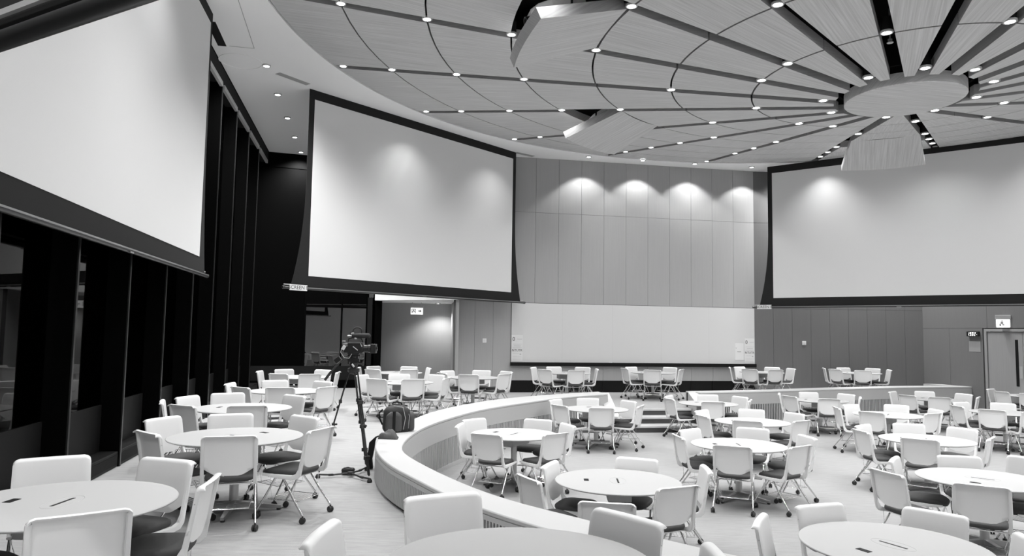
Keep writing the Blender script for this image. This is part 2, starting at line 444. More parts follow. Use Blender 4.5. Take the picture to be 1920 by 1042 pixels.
# ------------------------------------------------------------------ glazed wall on the left: deep fins, panes, low sill boxes
gw = empty('window_1'); struct(gw)
def gx(y): return -3.17 - .205 * y
GD = Vector((-.205, 1, 0)).normalized(); GN = Vector((-1, -.205, 0)).normalized()
ys = [-2.9 + 1.72 * k for k in range(15)]
ys = [y + .35 for y in ys]
fin_m = MB().box(-.03, .03, 0.012, .33, UP, 7.42).mesh('mullion', M['fin'])
edge_m = MB().box(-.022, .022, -.004, .012, UP, 7.42).mesh('mullion_edge', M['finedge'])
angf = math.atan2(GD.y, GD.x)
for y in ys:
    if y > 21.3: continue
    f = link('mullion', fin_m, gw, (gx(y), y, 0), (0, 0, angf))
    link('mullion_edge', edge_m, f)
for i in range(len(ys) - 1):
    y0, y1 = ys[i], min(ys[i + 1], 21.6)
    if y0 > 21.3: continue
    X = frame((gx(y0), y0, 0), (gx(y1) - gx(y0), y1 - y0, 0)); L = math.hypot(gx(y1) - gx(y0), y1 - y0)
    MB().box(.03, L - .03, .27, .28, UP + .8, 7.42, X).build('pane', M['glass'], gw)
    MB().box(.03, L - .03, .36, .37, UP, 7.42, X).build('blind', M['blind'], gw)
    MB().box(.03, L - .03, .25, .33, UP, UP + .8, X).build('sill_panel', M['sill'], gw)
    MB().box(.03, L - .03, .02, .25, UP, UP + .2, X).build('heater_box', M['sill'], gw, bevel=.01)
    MB().box(.08, L - .08, .010, .02, UP + .04, UP + .16, X).build('heater_grille', M['black'], gw)
    MB().box(.10, L - .10, -.02, .04, 7.31, 7.41, X).build('curtain_rail', M['rail'], gw)
X = frame((gx(-3), -3, 0), (gx(22.5) - gx(-3), 25.5, 0)); L = math.hypot(25.5, .205 * 25.5)
MB().box(0, L, .02, .35, 7.42, SOF, X).build('head_panel', M['black'], gw)

# ------------------------------------------------------------------ ceiling: white soffit with round opening, timber panels
ce = empty('ceiling'); struct(ce)
NS = 160
hole = [(CX + RO * math.cos(2 * PI * i / NS), CY + RO * math.sin(2 * PI * i / NS)) for i in range(NS)]
def ring_pt(i):
    a = 2 * PI * i / NS; c, s = math.cos(a), math.sin(a)
    xs = []
    x0, x1, y0, y1 = -11.0, 17.5, -4.5, 24.6
    t = 1e9
    if c > 1e-9: t = min(t, (x1 - CX) / c)
    if c < -1e-9: t = min(t, (x0 - CX) / c)
    if s > 1e-9: t = min(t, (y1 - CY) / s)
    if s < -1e-9: t = min(t, (y0 - CY) / s)
    return (CX + t * c, CY + t * s)
vs = []; fs = []
for i in range(NS):
    o = ring_pt(i); h = hole[i]
    x, y = o
    if x < gx(y) - .02: # keep to the window line
        a = 2 * PI * i / NS; c, s = math.cos(a), math.sin(a)
        t = (-3.17 - .205 * CY - CX) / (c + .205 * s); x, y = CX + t * c, CY + t * s
    if y > 24.6: y = 24.6
    vs += [(h[0], h[1], SOF), (x, y, SOF), (x, y, SOF + .12), (h[0], h[1], SOF + .12)]
for i in range(NS):
    j = (i + 1) % NS
    for k in range(4): fs.append((4 * i + k, 4 * j + k, 4 * j + (k + 1) % 4, 4 * i + (k + 1) % 4))
s_o = MB().add(vs, fs).build('soffit', M['soffit'], ce)
bm = bmesh.new(); bm.from_mesh(s_o.data); bmesh.ops.recalc_face_normals(bm, faces=bm.faces); bm.to_mesh(s_o.data); bm.free()
# black void above the panels
MB().lathe([(RO, SOF + .10), (RO + .05, SOF + .6), (RO + .05, SOF + .9), (.01, SOF + .9)], 64, Matrix.Translation((CX, CY, 0))).build('plenum', M['void'], ce)
RK = [1.06, 2.424, 3.82, 5.205, 6.617, 8.013, 9.43, RO - .01]
A0 = 92.23
TH = .17
GAPH = .10
def wedge_mesh(rin_, rout_, k, name, material=None, n=5, flat=None):
    """panel between gap k and gap k+1; returns mesh in world coordinates with UVs along the radius"""
    a0 = R(A0 + 18 * k); a1 = R(A0 + 18 * (k + 1))
    vs = []; uv = []
    am = (a0 + a1) / 2
    for rr in (rin_ + .015, rout_ - .015):
        d = math.asin(min(.99, GAPH / rr))
        for i in range(n + 1):
            a = a0 + d + (a1 - a0 - 2 * d) * i / n
            x, y = rr * math.cos(a), rr * math.sin(a)
            vs.append(Vector((x, y, cone(rr)))); uv.append((rr, rr * (a - am)))
    N = n + 1
    top = [v + Vector((0, 0, TH)) for v in vs]
    allv = vs + top
    fs = []
    for i in range(n):
        fs.append((i, i + 1, N + i + 1, N + i)); m_ = 2 * N
        fs.append((m_ + i, m_ + N + i, m_ + N + i + 1, m_ + i + 1))
        fs.append((i + 1, i, m_ + i, m_ + i + 1)); fs.append((N + i, N + i + 1, m_ + N + i + 1, m_ + N + i))
    fs.append((0, N, 3 * N, 2 * N)); fs.append((n, 2 * N + n, 3 * N + n, N + n))
    return allv, fs, uv + uv
def finish_wedge(name, allv, fs, uv, origin, rotm=None, seed=0):
    c = Vector(origin)
    vv = [Vector((v.x + CX, v.y + CY, v.z)) - c for v in allv]
    if rotm: vv = [rotm @ v for v in vv]
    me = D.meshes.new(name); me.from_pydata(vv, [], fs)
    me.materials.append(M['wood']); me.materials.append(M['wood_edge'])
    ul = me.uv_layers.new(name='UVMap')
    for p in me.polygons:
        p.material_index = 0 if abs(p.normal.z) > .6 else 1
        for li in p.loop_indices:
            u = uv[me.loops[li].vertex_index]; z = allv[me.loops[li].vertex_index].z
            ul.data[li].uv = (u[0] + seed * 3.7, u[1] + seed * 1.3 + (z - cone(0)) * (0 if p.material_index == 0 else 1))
    bm = bmesh.new(); bm.from_mesh(me); bmesh.ops.recalc_face_normals(bm, faces=bm.faces); bm.to_mesh(me); bm.free()
    return me
FLAPS = {-15: 0, -10: 0, 2: 18, -2: 18, 5: 18, 9: 18}
FLAPS = {2: 17, -2: 18, 5: 16}
for k in range(-10, 10):
    for r in range(7):
        if r == 3 and k in FLAPS: continue
        allv, fs, uv = wedge_mesh(RK[r], RK[r + 1], k, 'ceiling_panel')
        am = R(A0 + 18 * (k + .5)); rm = (RK[r] + RK[r + 1]) / 2
        org = (CX + rm * math.cos(am), CY + rm * math.sin(am), cone(rm))
        link('ceiling_panel', finish_wedge('ceiling_panel', allv, fs, uv, org, None, random.random() * 9), ce, org)
# centre disc
disc = MB().lathe([(.01, 0), (.90, 0), (.915, .01), (.915, .19), (.01, .19)], 72)
dobj = disc.build('centre_disc', [M['wood']], ce, smooth=30, loc=(CX, CY, CZ + 3.98))
me = dobj.data; ul = me.uv_layers.new(name='UVMap')
for p in me.polygons:
    for li in p.loop_indices:
        v = me.vertices[me.loops[li].vertex_index].co; ul.data[li].uv = (v.x * .98 + v.y * .2, v.y - v.x * .2 + v.z)
MB().lathe([(1.0, 0), (1.04, 0), (1.04, .5), (1.0, .5), (1.0, 0)], 48, caps=False).build('hub_ring', M['void'], ce, loc=(CX, CY, CZ + 4.25))
# details in the soffit
sd_ = MB()
def sof_plate(name, p, q, wdt, material, dz=.004):
    X = frame((p[0], p[1], 0), (q[0] - p[0], q[1] - p[1], 0)); L = math.hypot(q[0] - p[0], q[1] - p[1])
    return MB().box(0, L, -wdt / 2, wdt / 2, SOF - dz, SOF, X).build(name, material, ce)
sof_plate('screen_slot', (-5.13, 14.94), (-4.66, 15.62), .16, M['gray'])
sof_plate('screen_slot', (.05, 21.4), (.61, 21.84), .16, M['gray'])
sof_plate('screen_slot', (-5.74, 13.5), (-5.5, 12.4), .16, M['sill'])
sof_plate('access_line', (-4.55, 11.0), (-5.15, 13.6), .012, M['gray'])
sof_plate('access_line', (-5.15, 13.6), (-5.6, 13.5), .012, M['gray'])
MB().lathe([(.41, SOF - .006), (.42, SOF - .008), (.43, SOF - .006), (.43, SOF), (.41, SOF), (.41, SOF - .006)], 48, Matrix.Translation((-5.68, 14.3, 0)), caps=False).build('speaker_ring', M['soffit'], ce)
# ------------------------------------------------------------------ downlights
ORD = ['first', 'second', 'third', 'fourth', 'fifth', 'sixth', 'seventh', 'eighth', 'ninth', 'tenth', 'eleventh', 'twelfth']
trim_me = MB().lathe([(.062, .012), (.064, 0), (.085, .002), (.088, .012), (.088, .03), (.062, .03), (.062, .012)], 24, caps=False).mesh('trim_ring', M['rail'], smooth=40)
lens_me = MB().lathe([(.001, .014), (.062, .014), (.062, .018), (.001, .018)], 24).mesh('lens', M['lens'])
can_me = MB().lathe([(.08, .03), (.08, .22), (.01, .22)], 16).mesh('can', M['black'])
def spot(power, ang, blend):
    l = D.lights.new('beam', 'SPOT'); l.energy = power; l.spot_size = R(ang); l.spot_blend = blend; l.shadow_soft_size = .06
    return l
L_IN = spot(P_LAMP * 1.0, 116, 1.0); L_WIDE = spot(P_LAMP * .40, 150, 1.0); L_NEAR_FILL = spot(P_LAMP * 2.6, 150, 1.0); L_SIDE_FILL = spot(P_LAMP * .5, 130, 1.0); L_LEFT = spot(P_LAMP * 1.9, 116, 1.0); L_EDGE = spot(P_LAMP * .45, 110, .9); L_WIN = spot(P_LAMP * 3.0, 140, .9); L_SO = spot(P_SOFFIT, 106, .3); L_CO = spot(P_CORR, 130, .6)
def downlight(x, y, z, light, label, group, can=True):
    e = empty('downlight', (x, y, z))
    tag(e, label, 'ceiling light', group)
    link('trim_ring', trim_me, e); link('lens', lens_me, e)
    if can: link('can', can_me, e)
    o = D.objects.new('beam', light); C.objects.link(o); o.parent = e; o.location = (0, 0, -.012)
    return e
RR = [1.2536, 2.4243, 3.8204, 5.2051, 6.6166, 8.0126, 9.4297, 10.55]
PA, PB = (0, 2, 4, 5, 6, 7), (1, 3, 4, 5, 6, 7)
SP = {9: (0, 2), 10: (1, 3), 7: (0, 2, 4, 5, 6), 8: (1, 3, 4, 5, 6), 6: (1, 3, 4, 5, 6), 5: (1, 3, 4, 5, 6), 4: PA, 3: PB, 2: PA, 1: (1, 3, 4, 5, 6), 0: (1, 3, 4, 5, 7), -1: (0, 2, 4, 5, 6), -2: PB, -3: PA, -4: PB, -5: PA, -6: PB, -7: PA, -8: PB, -9: PA}
for k, rs in SP.items():
    a = R(A0 + 18 * k)
    if k == -1: gp = 'in gap at left edge of far drooping panel'
    elif k == -2: gp = 'in gap at right edge of far drooping panel'
    elif k >= 0: gp = '%s gap leftward of far drooping panel' % ORD[k]
    else: gp = '%s gap rightward of far drooping panel' % ORD[-3 - k]
    for i, r in enumerate(rs):
        rr = RR[r]
        downlight(CX + rr * math.cos(a), CY + rr * math.sin(a), cone(rr) + .01, L_LEFT if k in (4, 5, 6) and r >= 6 else L_EDGE if r == 7 or (r == 6 and k in (-1, 2, 3, -2)) else L_IN if r >= 6 else L_WIDE, '%s downlight out from centre disc, %s' % (ORD[i], gp), 'downlights between the timber panels')
for i, (x, y) in enumerate([(-5.21, 14.48), (-5.57, 16.3), (-5.92, 18.14), (-6.29, 19.98), (-6.62, 21.7)]):
    downlight(x, y, SOF - .03, L_WIN, '%s white-soffit downlight beside the dark windows, counting from the left screen' % ORD[i], 'downlights in the white soffit', False)
for i, (x, y) in enumerate([(2.33, 21.73), (4.08, 22.08), (5.81, 22.42), (7.75, 22.75)]):
    downlight(x, y, SOF - .03, L_SO, '%s soffit downlight from the left above the whiteboard wall' % ORD[i], 'downlights in the white soffit', False)
for i, (x, y) in enumerate([(9.4, 22.8), (11.0, 22.5), (12.6, 21.9), (13.2, 19.0)]):
    downlight(x, y, SOF - .03, L_WIN, '%s soffit downlight behind the right screen, counting rightward' % ORD[i], 'downlights in the white soffit', False)
for i, (x, y) in enumerate([(-2.6, 1.2), (-1.6, -.9), (.6, -2.0), (3.2, -2.3), (6.0, -2.0), (9.0, -1.6), (12.0, -1.2), (14.6, .6), (15.8, 4.0), (16.0, 8.0), (16.0, 12.0), (-3.0, 4.5), (-3.35, 6.8), (-3.7, 9.0)]):  # unseen fill lamps, added to brighten chair backs and the left side
    downlight(x, y, SOF - .03, L_SIDE_FILL if i > 10 else L_NEAR_FILL, '%s added fill downlight round the near side of the hall, out of view' % (ORD + ['thirteenth', 'fourteenth'])[i], 'added fill downlights in the near soffit', False)
downlight(-2.45, 23.7, 3.20 - .03, L_CO, 'downlight in the lowered ceiling of the corridor mouth', 'corridor downlight', False)

# ------------------------------------------------------------------ projection screens
def proj_screen(p, q, ztop, label, tagtext=None, W=None):
    """bar from p (left as seen from the room) to q; local x to the right, +y away from the room"""
    d = Vector((q[0] - p[0], q[1] - p[1], 0)); L = d.length
    rz = math.atan2(d.y, d.x)
    zb = CZ + .93
    e = empty('projection_screen', (p[0], p[1], zb), rz)
    tag(e, label, 'screen', 'hanging projection screens')
    H = ztop - zb
    n = 16; vs = []; fs = []
    for i in range(n + 1):
        t = i / n                     # 0 bottom
        off = .16 + .30 * (1 - (1 - t) ** 1) * 0 + .30 * (1 - max(0, 1 - t / .55) ** 2.2)
        for y in (0, .01):
            vs += [(off, y, t * H), (L - off, y, t * H)]
    for i in range(n):
        b = 4 * i
        fs += [(b, b + 1, b + 5, b + 4), (b + 3, b + 2, b + 6, b + 7), (b + 2, b, b + 4, b + 6), (b + 1, b + 3, b + 7, b + 5)]
    fs += [(0, 2, 3, 1), (4 * n, 4 * n + 1, 4 * n + 3, 4 * n + 2)]
    MB().add(vs, fs).build('border_fabric', M['border'], e)
    MB().box(.60, L - .60, -.004, -.001, .27, H - .22).build('viewing_surface', M['screen'], e)
    b = MB().tube([(-.02, .0, -.015), (L + .02, .0, -.015)], .032, 10)
    b.build('bottom_bar', M['bar'], e, smooth=40)
    MB().box(0, L, -.04, -.03, -.012, .006).build('bar_highlight_trim', M['steel'], e)
    MB().box(0, L, .02, .035, .045, .065).build('bar_highlight_trim', M['rail'], e)  # pale strip: the bar's highlight put into its colour
    for x in (-.05, L - .01): MB().lathe([(.035, 0), (.035, .06)], 10, Matrix.Translation((x, 0, -.015)) @ Matrix.Rotation(PI / 2, 4, 'Y')).build('end_cap', M['bar'], e)
    MB().box(L * .5 - .06, L * .5 + .06, -.045, -.03, -.05, -.03).build('pull_tab', M['steel'], e)
    if tagtext:
        t = MB().box(.10, .55, -.052, -.044, -.075, .055).build('name_tag', M['paper'], e)
        text_obj('lettering', tagtext, .115, M['ink'], t, Matrix.Translation((.325, -.054, -.01)) @ Matrix.Rotation(PI / 2, 4, 'X'))
    return e
proj_screen((-3.83, 4.45), (-5.42, 12.55), SOF, 'large white projection screen at left, edge-on beside the dark windows')
proj_screen((-5.0, 15.55), (.37, 21.75), SOF, 'white projection screen in the middle, hanging left of the whiteboard wall', 'SCREEN E')
proj_screen((7.72, 22.55), (14.2, 17.55), CZ + 5.38, 'white projection screen at right, hanging above the double door side', 'SCREEN E')
proj_screen((5.05, -1.45), (-2.15, 2.5), SOF, 'dark-edged screen overhead at top left corner, only its lower bar showing')

# ------------------------------------------------------------------ hanging hatch panels with projectors
hang = {5: 'nearest drooping timber hatch panel, at top centre of the ceiling', 2: 'middle drooping timber hatch panel, above the middle screen corner', -2: 'far drooping timber hatch panel hanging before the right screen'}
for k, dip in FLAPS.items():
    allv, fs, uv = wedge_mesh(RK[3], RK[4], k, 'hatch')
    am = R(A0 + 18 * (k + .5)); rm = RK[3]
    org = Vector((CX + rm * math.cos(am), CY + rm * math.sin(am), cone(rm)))
    base = math.atan(CS)
    axis = Vector((-math.sin(am), math.cos(am), 0))
    rot = Matrix.Rotation(R(dip) + base, 3, axis)
    e = empty('ceiling_hatch', org); tag(e, hang[k], 'ceiling panel', 'drooping projector hatches')
    me = finish_wedge('hatch_panel', allv, fs, uv, org, rot, 3.3 + k)
    link('hatch_panel', me, e)
    X = Matrix.Rotation(am, 4, 'Z')
    g = MB()
    for sy in (-.55, .55): g.tube([X @ Vector((.75, sy, .02)), X @ Vector((.75, sy, .9))], .02, 6)
    g.build('hanger_rod', M['black'], e)
    pr = RK[3] + .86 * math.cos(R(dip))
    pe = empty('projector', (CX + pr * math.cos(am), CY + pr * math.sin(am), cone(RK[3]) - .86 * math.sin(R(dip)) + TH / math.cos(R(dip)) + .035), am)
    pe.rotation_euler = (0, R(dip), am)
    tag(pe, 'white projector above the ' + {5: 'nearest', 2: 'middle', -2: 'far'}[k] + ' drooping timber hatch', 'projector', 'projectors in the ceiling')
    prof = [(-.42, -.36), (.1, -.36), (.30, -.28), (.38, -.12), (.38, .12), (.30, .28), (.1, .36), (-.42, .36)]
    MB().prism(prof, -.02, .30).build('housing', M['plastic2'], pe, bevel=.03)
    XL = Matrix.Translation((.37, -.02, .14)) @ Matrix.Rotation(PI / 2, 4, 'Y')
    lz = MB().lathe([(.10, 0), (.10, .09), (.085, .09), (.085, .03), (.01, .03)], 20, XL).build('lens_barrel', M['camblack'], pe, smooth=40)
    MB().lathe([(.08, .05), (.05, .07), (.001, .08)], 20, XL).build('front_lens', M['glasslens'], lz, smooth=60)
    MB().box(-.03, .03, -.02, .02, .30, 1.1).build('mount_post', M['black'], pe)
    MB().box(-.2, .2, -.365, -.36, .08, .2).build('vent_grille', M['sill'], pe)
# sprinkler heads in the gaps
for i, (kk, rr) in enumerate(((8, 2.0), (-2, 1.7))):
    a = R(A0 + 18 * kk); e = empty('sprinkler_head', (CX + rr * math.cos(a), CY + rr * math.sin(a), cone(rr) + .10))
    tag(e, 'small metal sprinkler head in the gap ' + ('nearest the camera above the disc' if i == 0 else 'right of the far drooping panel'), 'sprinkler')
    MB().lathe([(.012, .5), (.012, .05), (.03, .045), (.03, .02), (.012, .015), (.012, 0), (.045, -.005), (.045, -.012), (.001, -.012)], 14).build('head', M['rail'], e, smooth=40)
a = R(A0 - 36); e = empty('gap_speaker', (CX + 2.75 * math.cos(a), CY + 2.75 * math.sin(a), cone(2.75) + .04)); tag(e, 'round grey speaker can in gap right of far drooping panel', 'speaker')
MB().lathe([(.001, 0), (.085, 0), (.09, .01), (.09, .22), (.001, .22)], 20).build('can', M['gray'], e, smooth=40)
MB().lathe([(.001, -.004), (.07, -.004), (.07, 0), (.001, 0)], 20).build('grille', M['sill'], e)

# ------------------------------------------------------------------ whiteboard and wall fittings
e = empty('whiteboard', (XB.translation.x, XB.translation.y, 0)); tag(e, 'very wide whiteboard on the back wall above a black ledge', 'whiteboard')
Xw = XB.copy(); Xw.translation = Vector((0, 0, 0))
MB().box(.02, LB - .02, -.045, 0, 1.35, 3.17, Xw).build('board', M['board'], e)
for i in range(1, 5): MB().box(LB * i / 5 - .003, LB * i / 5 + .003, -.0465, -.045, 1.35, 3.17, Xw).build('board_joint', M['rail'], e)
MB().box(0, LB, -.12, 0, 1.24, 1.35, Xw).build('ledge', M['plinth'], e)
e2 = tag(empty('marker_pen', Xw @ Vector((3.2, -.10, 1.362)) + XB.translation), 'small pale marker lying on the whiteboard ledge', 'marker')
MB().tube([(-.06, -.01, 0), (.05, .0, 0)], .011, 8).build('barrel', M['plastic'], e2); MB().tube([(.05, 0, 0), (.09, .004, 0)], .012, 8).build('pen_cap', M['gray'], e2)
def poster(x, w, z0, z1, lab, kind):
    o = MB().box(x, x + w, -.049, -.0455, z0, z1, Xw).build('notice_sheet', M['paper'])
    o.location = XB.translation * 1; o.location.z = 0
    tag(o, lab, 'notice', 'paper notices on the whiteboard')
    Y = Xw @ (Matrix.Translation((x + w / 2, -.0505, (z0 + z1) / 2)) @ Matrix.Rotation(PI / 2, 4, 'X'))
    def tx(s, size, dx, dz, mt): text_obj('lettering', s, size, mt, o, Y @ Matrix.Translation((dx, dz, 0)) )
    if kind == 0:
        tx('0', .17, -.11, .27, M['ink']); tx('NTUTR', .10, 0, -.07, M['ink'])
        g = MB()
        for (a, b, zz, hh) in ((.0, .15, .27, .012), (-.14, .14, .12, .006), (-.1, .12, .06, .01), (-.14, .14, .01, .006), (-.14, .06, -.17, .006), (.08, .13, -.20, .03), (-.14, .14, -.27, .006), (-.14, .12, -.34, .006)):
            g.box(a, b, zz, zz + hh, -.0005, .0008, Y)
        g.build('faint_lines', M['ink2'], o)
    else:
        MB().box(-.08, .06, -.02, .015, -.0005, .0008, Y).box(-.13, -.10, .1, .13, -.0005, .0008, Y).build('printed_line', M['ink2'], o)
poster(.03, .35, 1.38, 2.18, 'tall paper notice at left end of whiteboard, reading NTUTR', 0)
poster(LB - .38, .35, 1.38, 2.18, 'tall paper notice at right end of whiteboard, reading NTUTR', 0)
poster(LB - .72, .30, 1.47, 2.02, 'plain white sheet taped beside the right-hand whiteboard notice', 1)
def plate(name, X, label, cat):
    o = MB().box(-.065, .065, -.035, -.025, -.065, .065, X).build(name, M['plastic'], bevel=.004)
    MB().box(-.03, .03, -.042, -.035, -.035, .035, X).build('rocker', M['plastic2'], o)
    return tag(o, label, cat)
dL = Vector((-.02 + 1.65, 21.93 - 21.05, 0)).normalized()
XLf = frame((-1.65, 21.05, 0), dL)
plate('light_switch', XLf @ Matrix.Translation((.95, 0, CZ - .26)), 'small white switch plate on wall left of the whiteboard', 'switch')
plate('light_switch', XR @ Matrix.Translation((1.63, 0, CZ - .20)), 'small white switch plate on dark wall right of the whiteboard', 'switch')
# clock
e = empty('digital_clock', XW @ Vector((1.96, -.03, CZ + .17)), math.atan2(dR.y, dR.x)); tag(e, 'black digital wall clock reading 1902 left of the double door', 'clock')
MB().box(-.2, .2, -.08, 0, -.075, .075).build('case', M['camblack'], e, bevel=.006)
SEG = {'1': 'bc', '9': 'abcdfg', '0': 'abcdef', '2': 'abged'}
g = MB()
for i, ch in enumerate('1902'):
    x0 = -.155 + i * .075; sw, sh, t = .045, .048, .011
    S_ = {'a': (x0, x0 + sw, sh - t / 2, sh + t / 2), 'g': (x0, x0 + sw, -t / 2, t / 2), 'd': (x0, x0 + sw, -sh - t / 2, -sh + t / 2),
         'f': (x0, x0 + t, 0, sh), 'b': (x0 + sw - t, x0 + sw, 0, sh), 'e': (x0, x0 + t, -sh, 0), 'c': (x0 + sw - t, x0 + sw, -sh, 0)}
    sh_ = Matrix(((1, 0, .18, 0), (0, 1, 0, 0), (0, 0, 1, 0), (0, 0, 0, 1)))
    for c in SEG[ch]: a, b, z0, z1 = S_[c]; g.box(a, b, -.084, -.08, z0, z1, sh_)
g.box(.15, .165, -.084, -.08, -.03, -.015)
g.build('digits', M['led'], e)
o = MB().box(-.2, .2, -.03, -.026, -.42, -.1).build('blank_plate', M['door'], None); o.location = XW @ Vector((1.96, 0, CZ + .05)); o.rotation_euler = (0, 0, math.atan2(dR.y, dR.x)); tag(o, 'blank grey plate on wall under the digital clock', 'wall plate')
# exit signs
def running(g, x, s):
    g.box(x - .03 * s, x + .03 * s, -.003, 0, -.02 * s, .05 * s); g.box(x - .01 * s, x + .02 * s, -.003, 0, .06 * s, .09 * s)
    g.box(x - .06 * s, x - .02 * s, -.003, 0, -.08 * s, -.01 * s); g.box(x + .01 * s, x + .06 * s, -.003, 0, -.06 * s, -.02 * s)
e = empty('exit_sign', (-3.12, 23.4, CZ + .66)); tag(e, 'lit exit sign with running figure and arrow hanging in the corridor mouth', 'sign')
MB().box(-.20, .20, -.03, .03, -.12, .10).build('light_panel', M['lit'], e, bevel=.005)
MB().box(-.22, .22, -.04, .04, .10, .16).build('housing', M['gray'], e)
g = MB(); X0 = Matrix.Translation((0, -.031, 0))
g.box(-.17, -.15, -.002, 0, -.08, .06, X0).box(-.05, -.03, -.002, 0, -.08, .06, X0).box(-.17, -.03, -.002, 0, .05, .065, X0)
gg = MB(); running(gg, -.1, .75); g.add([X0 @ Vector(v) for v in gg.v], gg.f)
g.box(.04, .11, -.002, 0, -.02, .005, X0).add([(.10, -.033, -.06), (.16, -.033, -.008), (.10, -.033, .045)], [(0, 1, 2)])
g.build('pictogram', M['gray'], e)
for x in (-.15, .15): MB().tube([(x, 0, .16), (x, 0, .28)], .008, 6).build('hanger', M['gray'], e)
e = empty('exit_sign', XW @ Vector((2.95, -.02, CZ + .60))); e.rotation_euler = (0, 0, math.atan2(dR.y, dR.x) + R(35)); tag(e, 'pale emergency exit light box over the double door', 'sign')
MB().box(-.19, .19, -.17, .0, .0, .12).build('housing', M['rail'], e, bevel=.01)
MB().box(-.175, .165, -.15, -.02, -.24, .0).build('light_panel', M['lit'], e, bevel=.02)
g = MB(); X0 = Matrix.Translation((0, -.151, -.12)); gg = MB(); running(gg, -.03, 1.0); g.add([X0 @ Vector(v) for v in gg.v], gg.f)
g.build('pictogram', M['rail'], e)
MB().box(-.06, .06, -.02, .12, .0, .10).build('wall_bracket', M['gray'], e)

# ------------------------------------------------------------------ tables
def make_table():
    e = empty('round_table')
    MB().lathe([(.001, .722), (.56, .712), (.62, .718), (.648, .728), (.652, .735), (.648, .740), (.001, .740)], 72).build('tabletop', M['table'], e, smooth=30)
    b = MB()
    b.lathe([(.045, .03), (.045, .60), (.05, .60), (.05, .71)], 18)
    b.build('column', M['steel'], e, smooth=40)
    MB().box(-.26, .26, -.12, .12, .58, .708).build('cable_box', M['gray'], e, bevel=.01)
    for i in range(4):
        a = PI / 4 + i * PI / 2
        X = Matrix.Rotation(a, 4, 'Z')
        MB().add([X @ Vector(v) for v in [(.03, -.03, .035), (.03, .03, .035), (.46, .018, .02), (.46, -.018, .02), (.03, -.03, .10), (.03, .03, .10), (.46, .018, .045), (.46, -.018, .045)]],
                 [(0, 1, 2, 3), (4, 7, 6, 5), (0, 4, 5, 1), (1, 5, 6, 2), (2, 6, 7, 3), (3, 7, 4, 0)]).build('foot', M['steel'], e)
        MB().lathe([(.02, 0), (.022, .02), (.001, .02)], 10, X @ Matrix.Translation((.44, 0, 0))).build('glide', M['rubber'], e)
    MB().box(-.05, .05, .30, .35, .7395, .7425).build('power_outlet', M['plinth'], e)
    MB().box(-.11, .11, -.009, .009, .7395, .7415).build('cable_slot', M['sill'], e)
    f = MB()
    n = 40; pts = []
    for i in range(n + 1):
        t = 2 * PI * i / n; pts.append((.17 * math.cos(t), .085 * math.sin(t), .7398))
    f.tube(pts, .0015, 4, False).build('flap_groove', M['gray'], e)
    return e
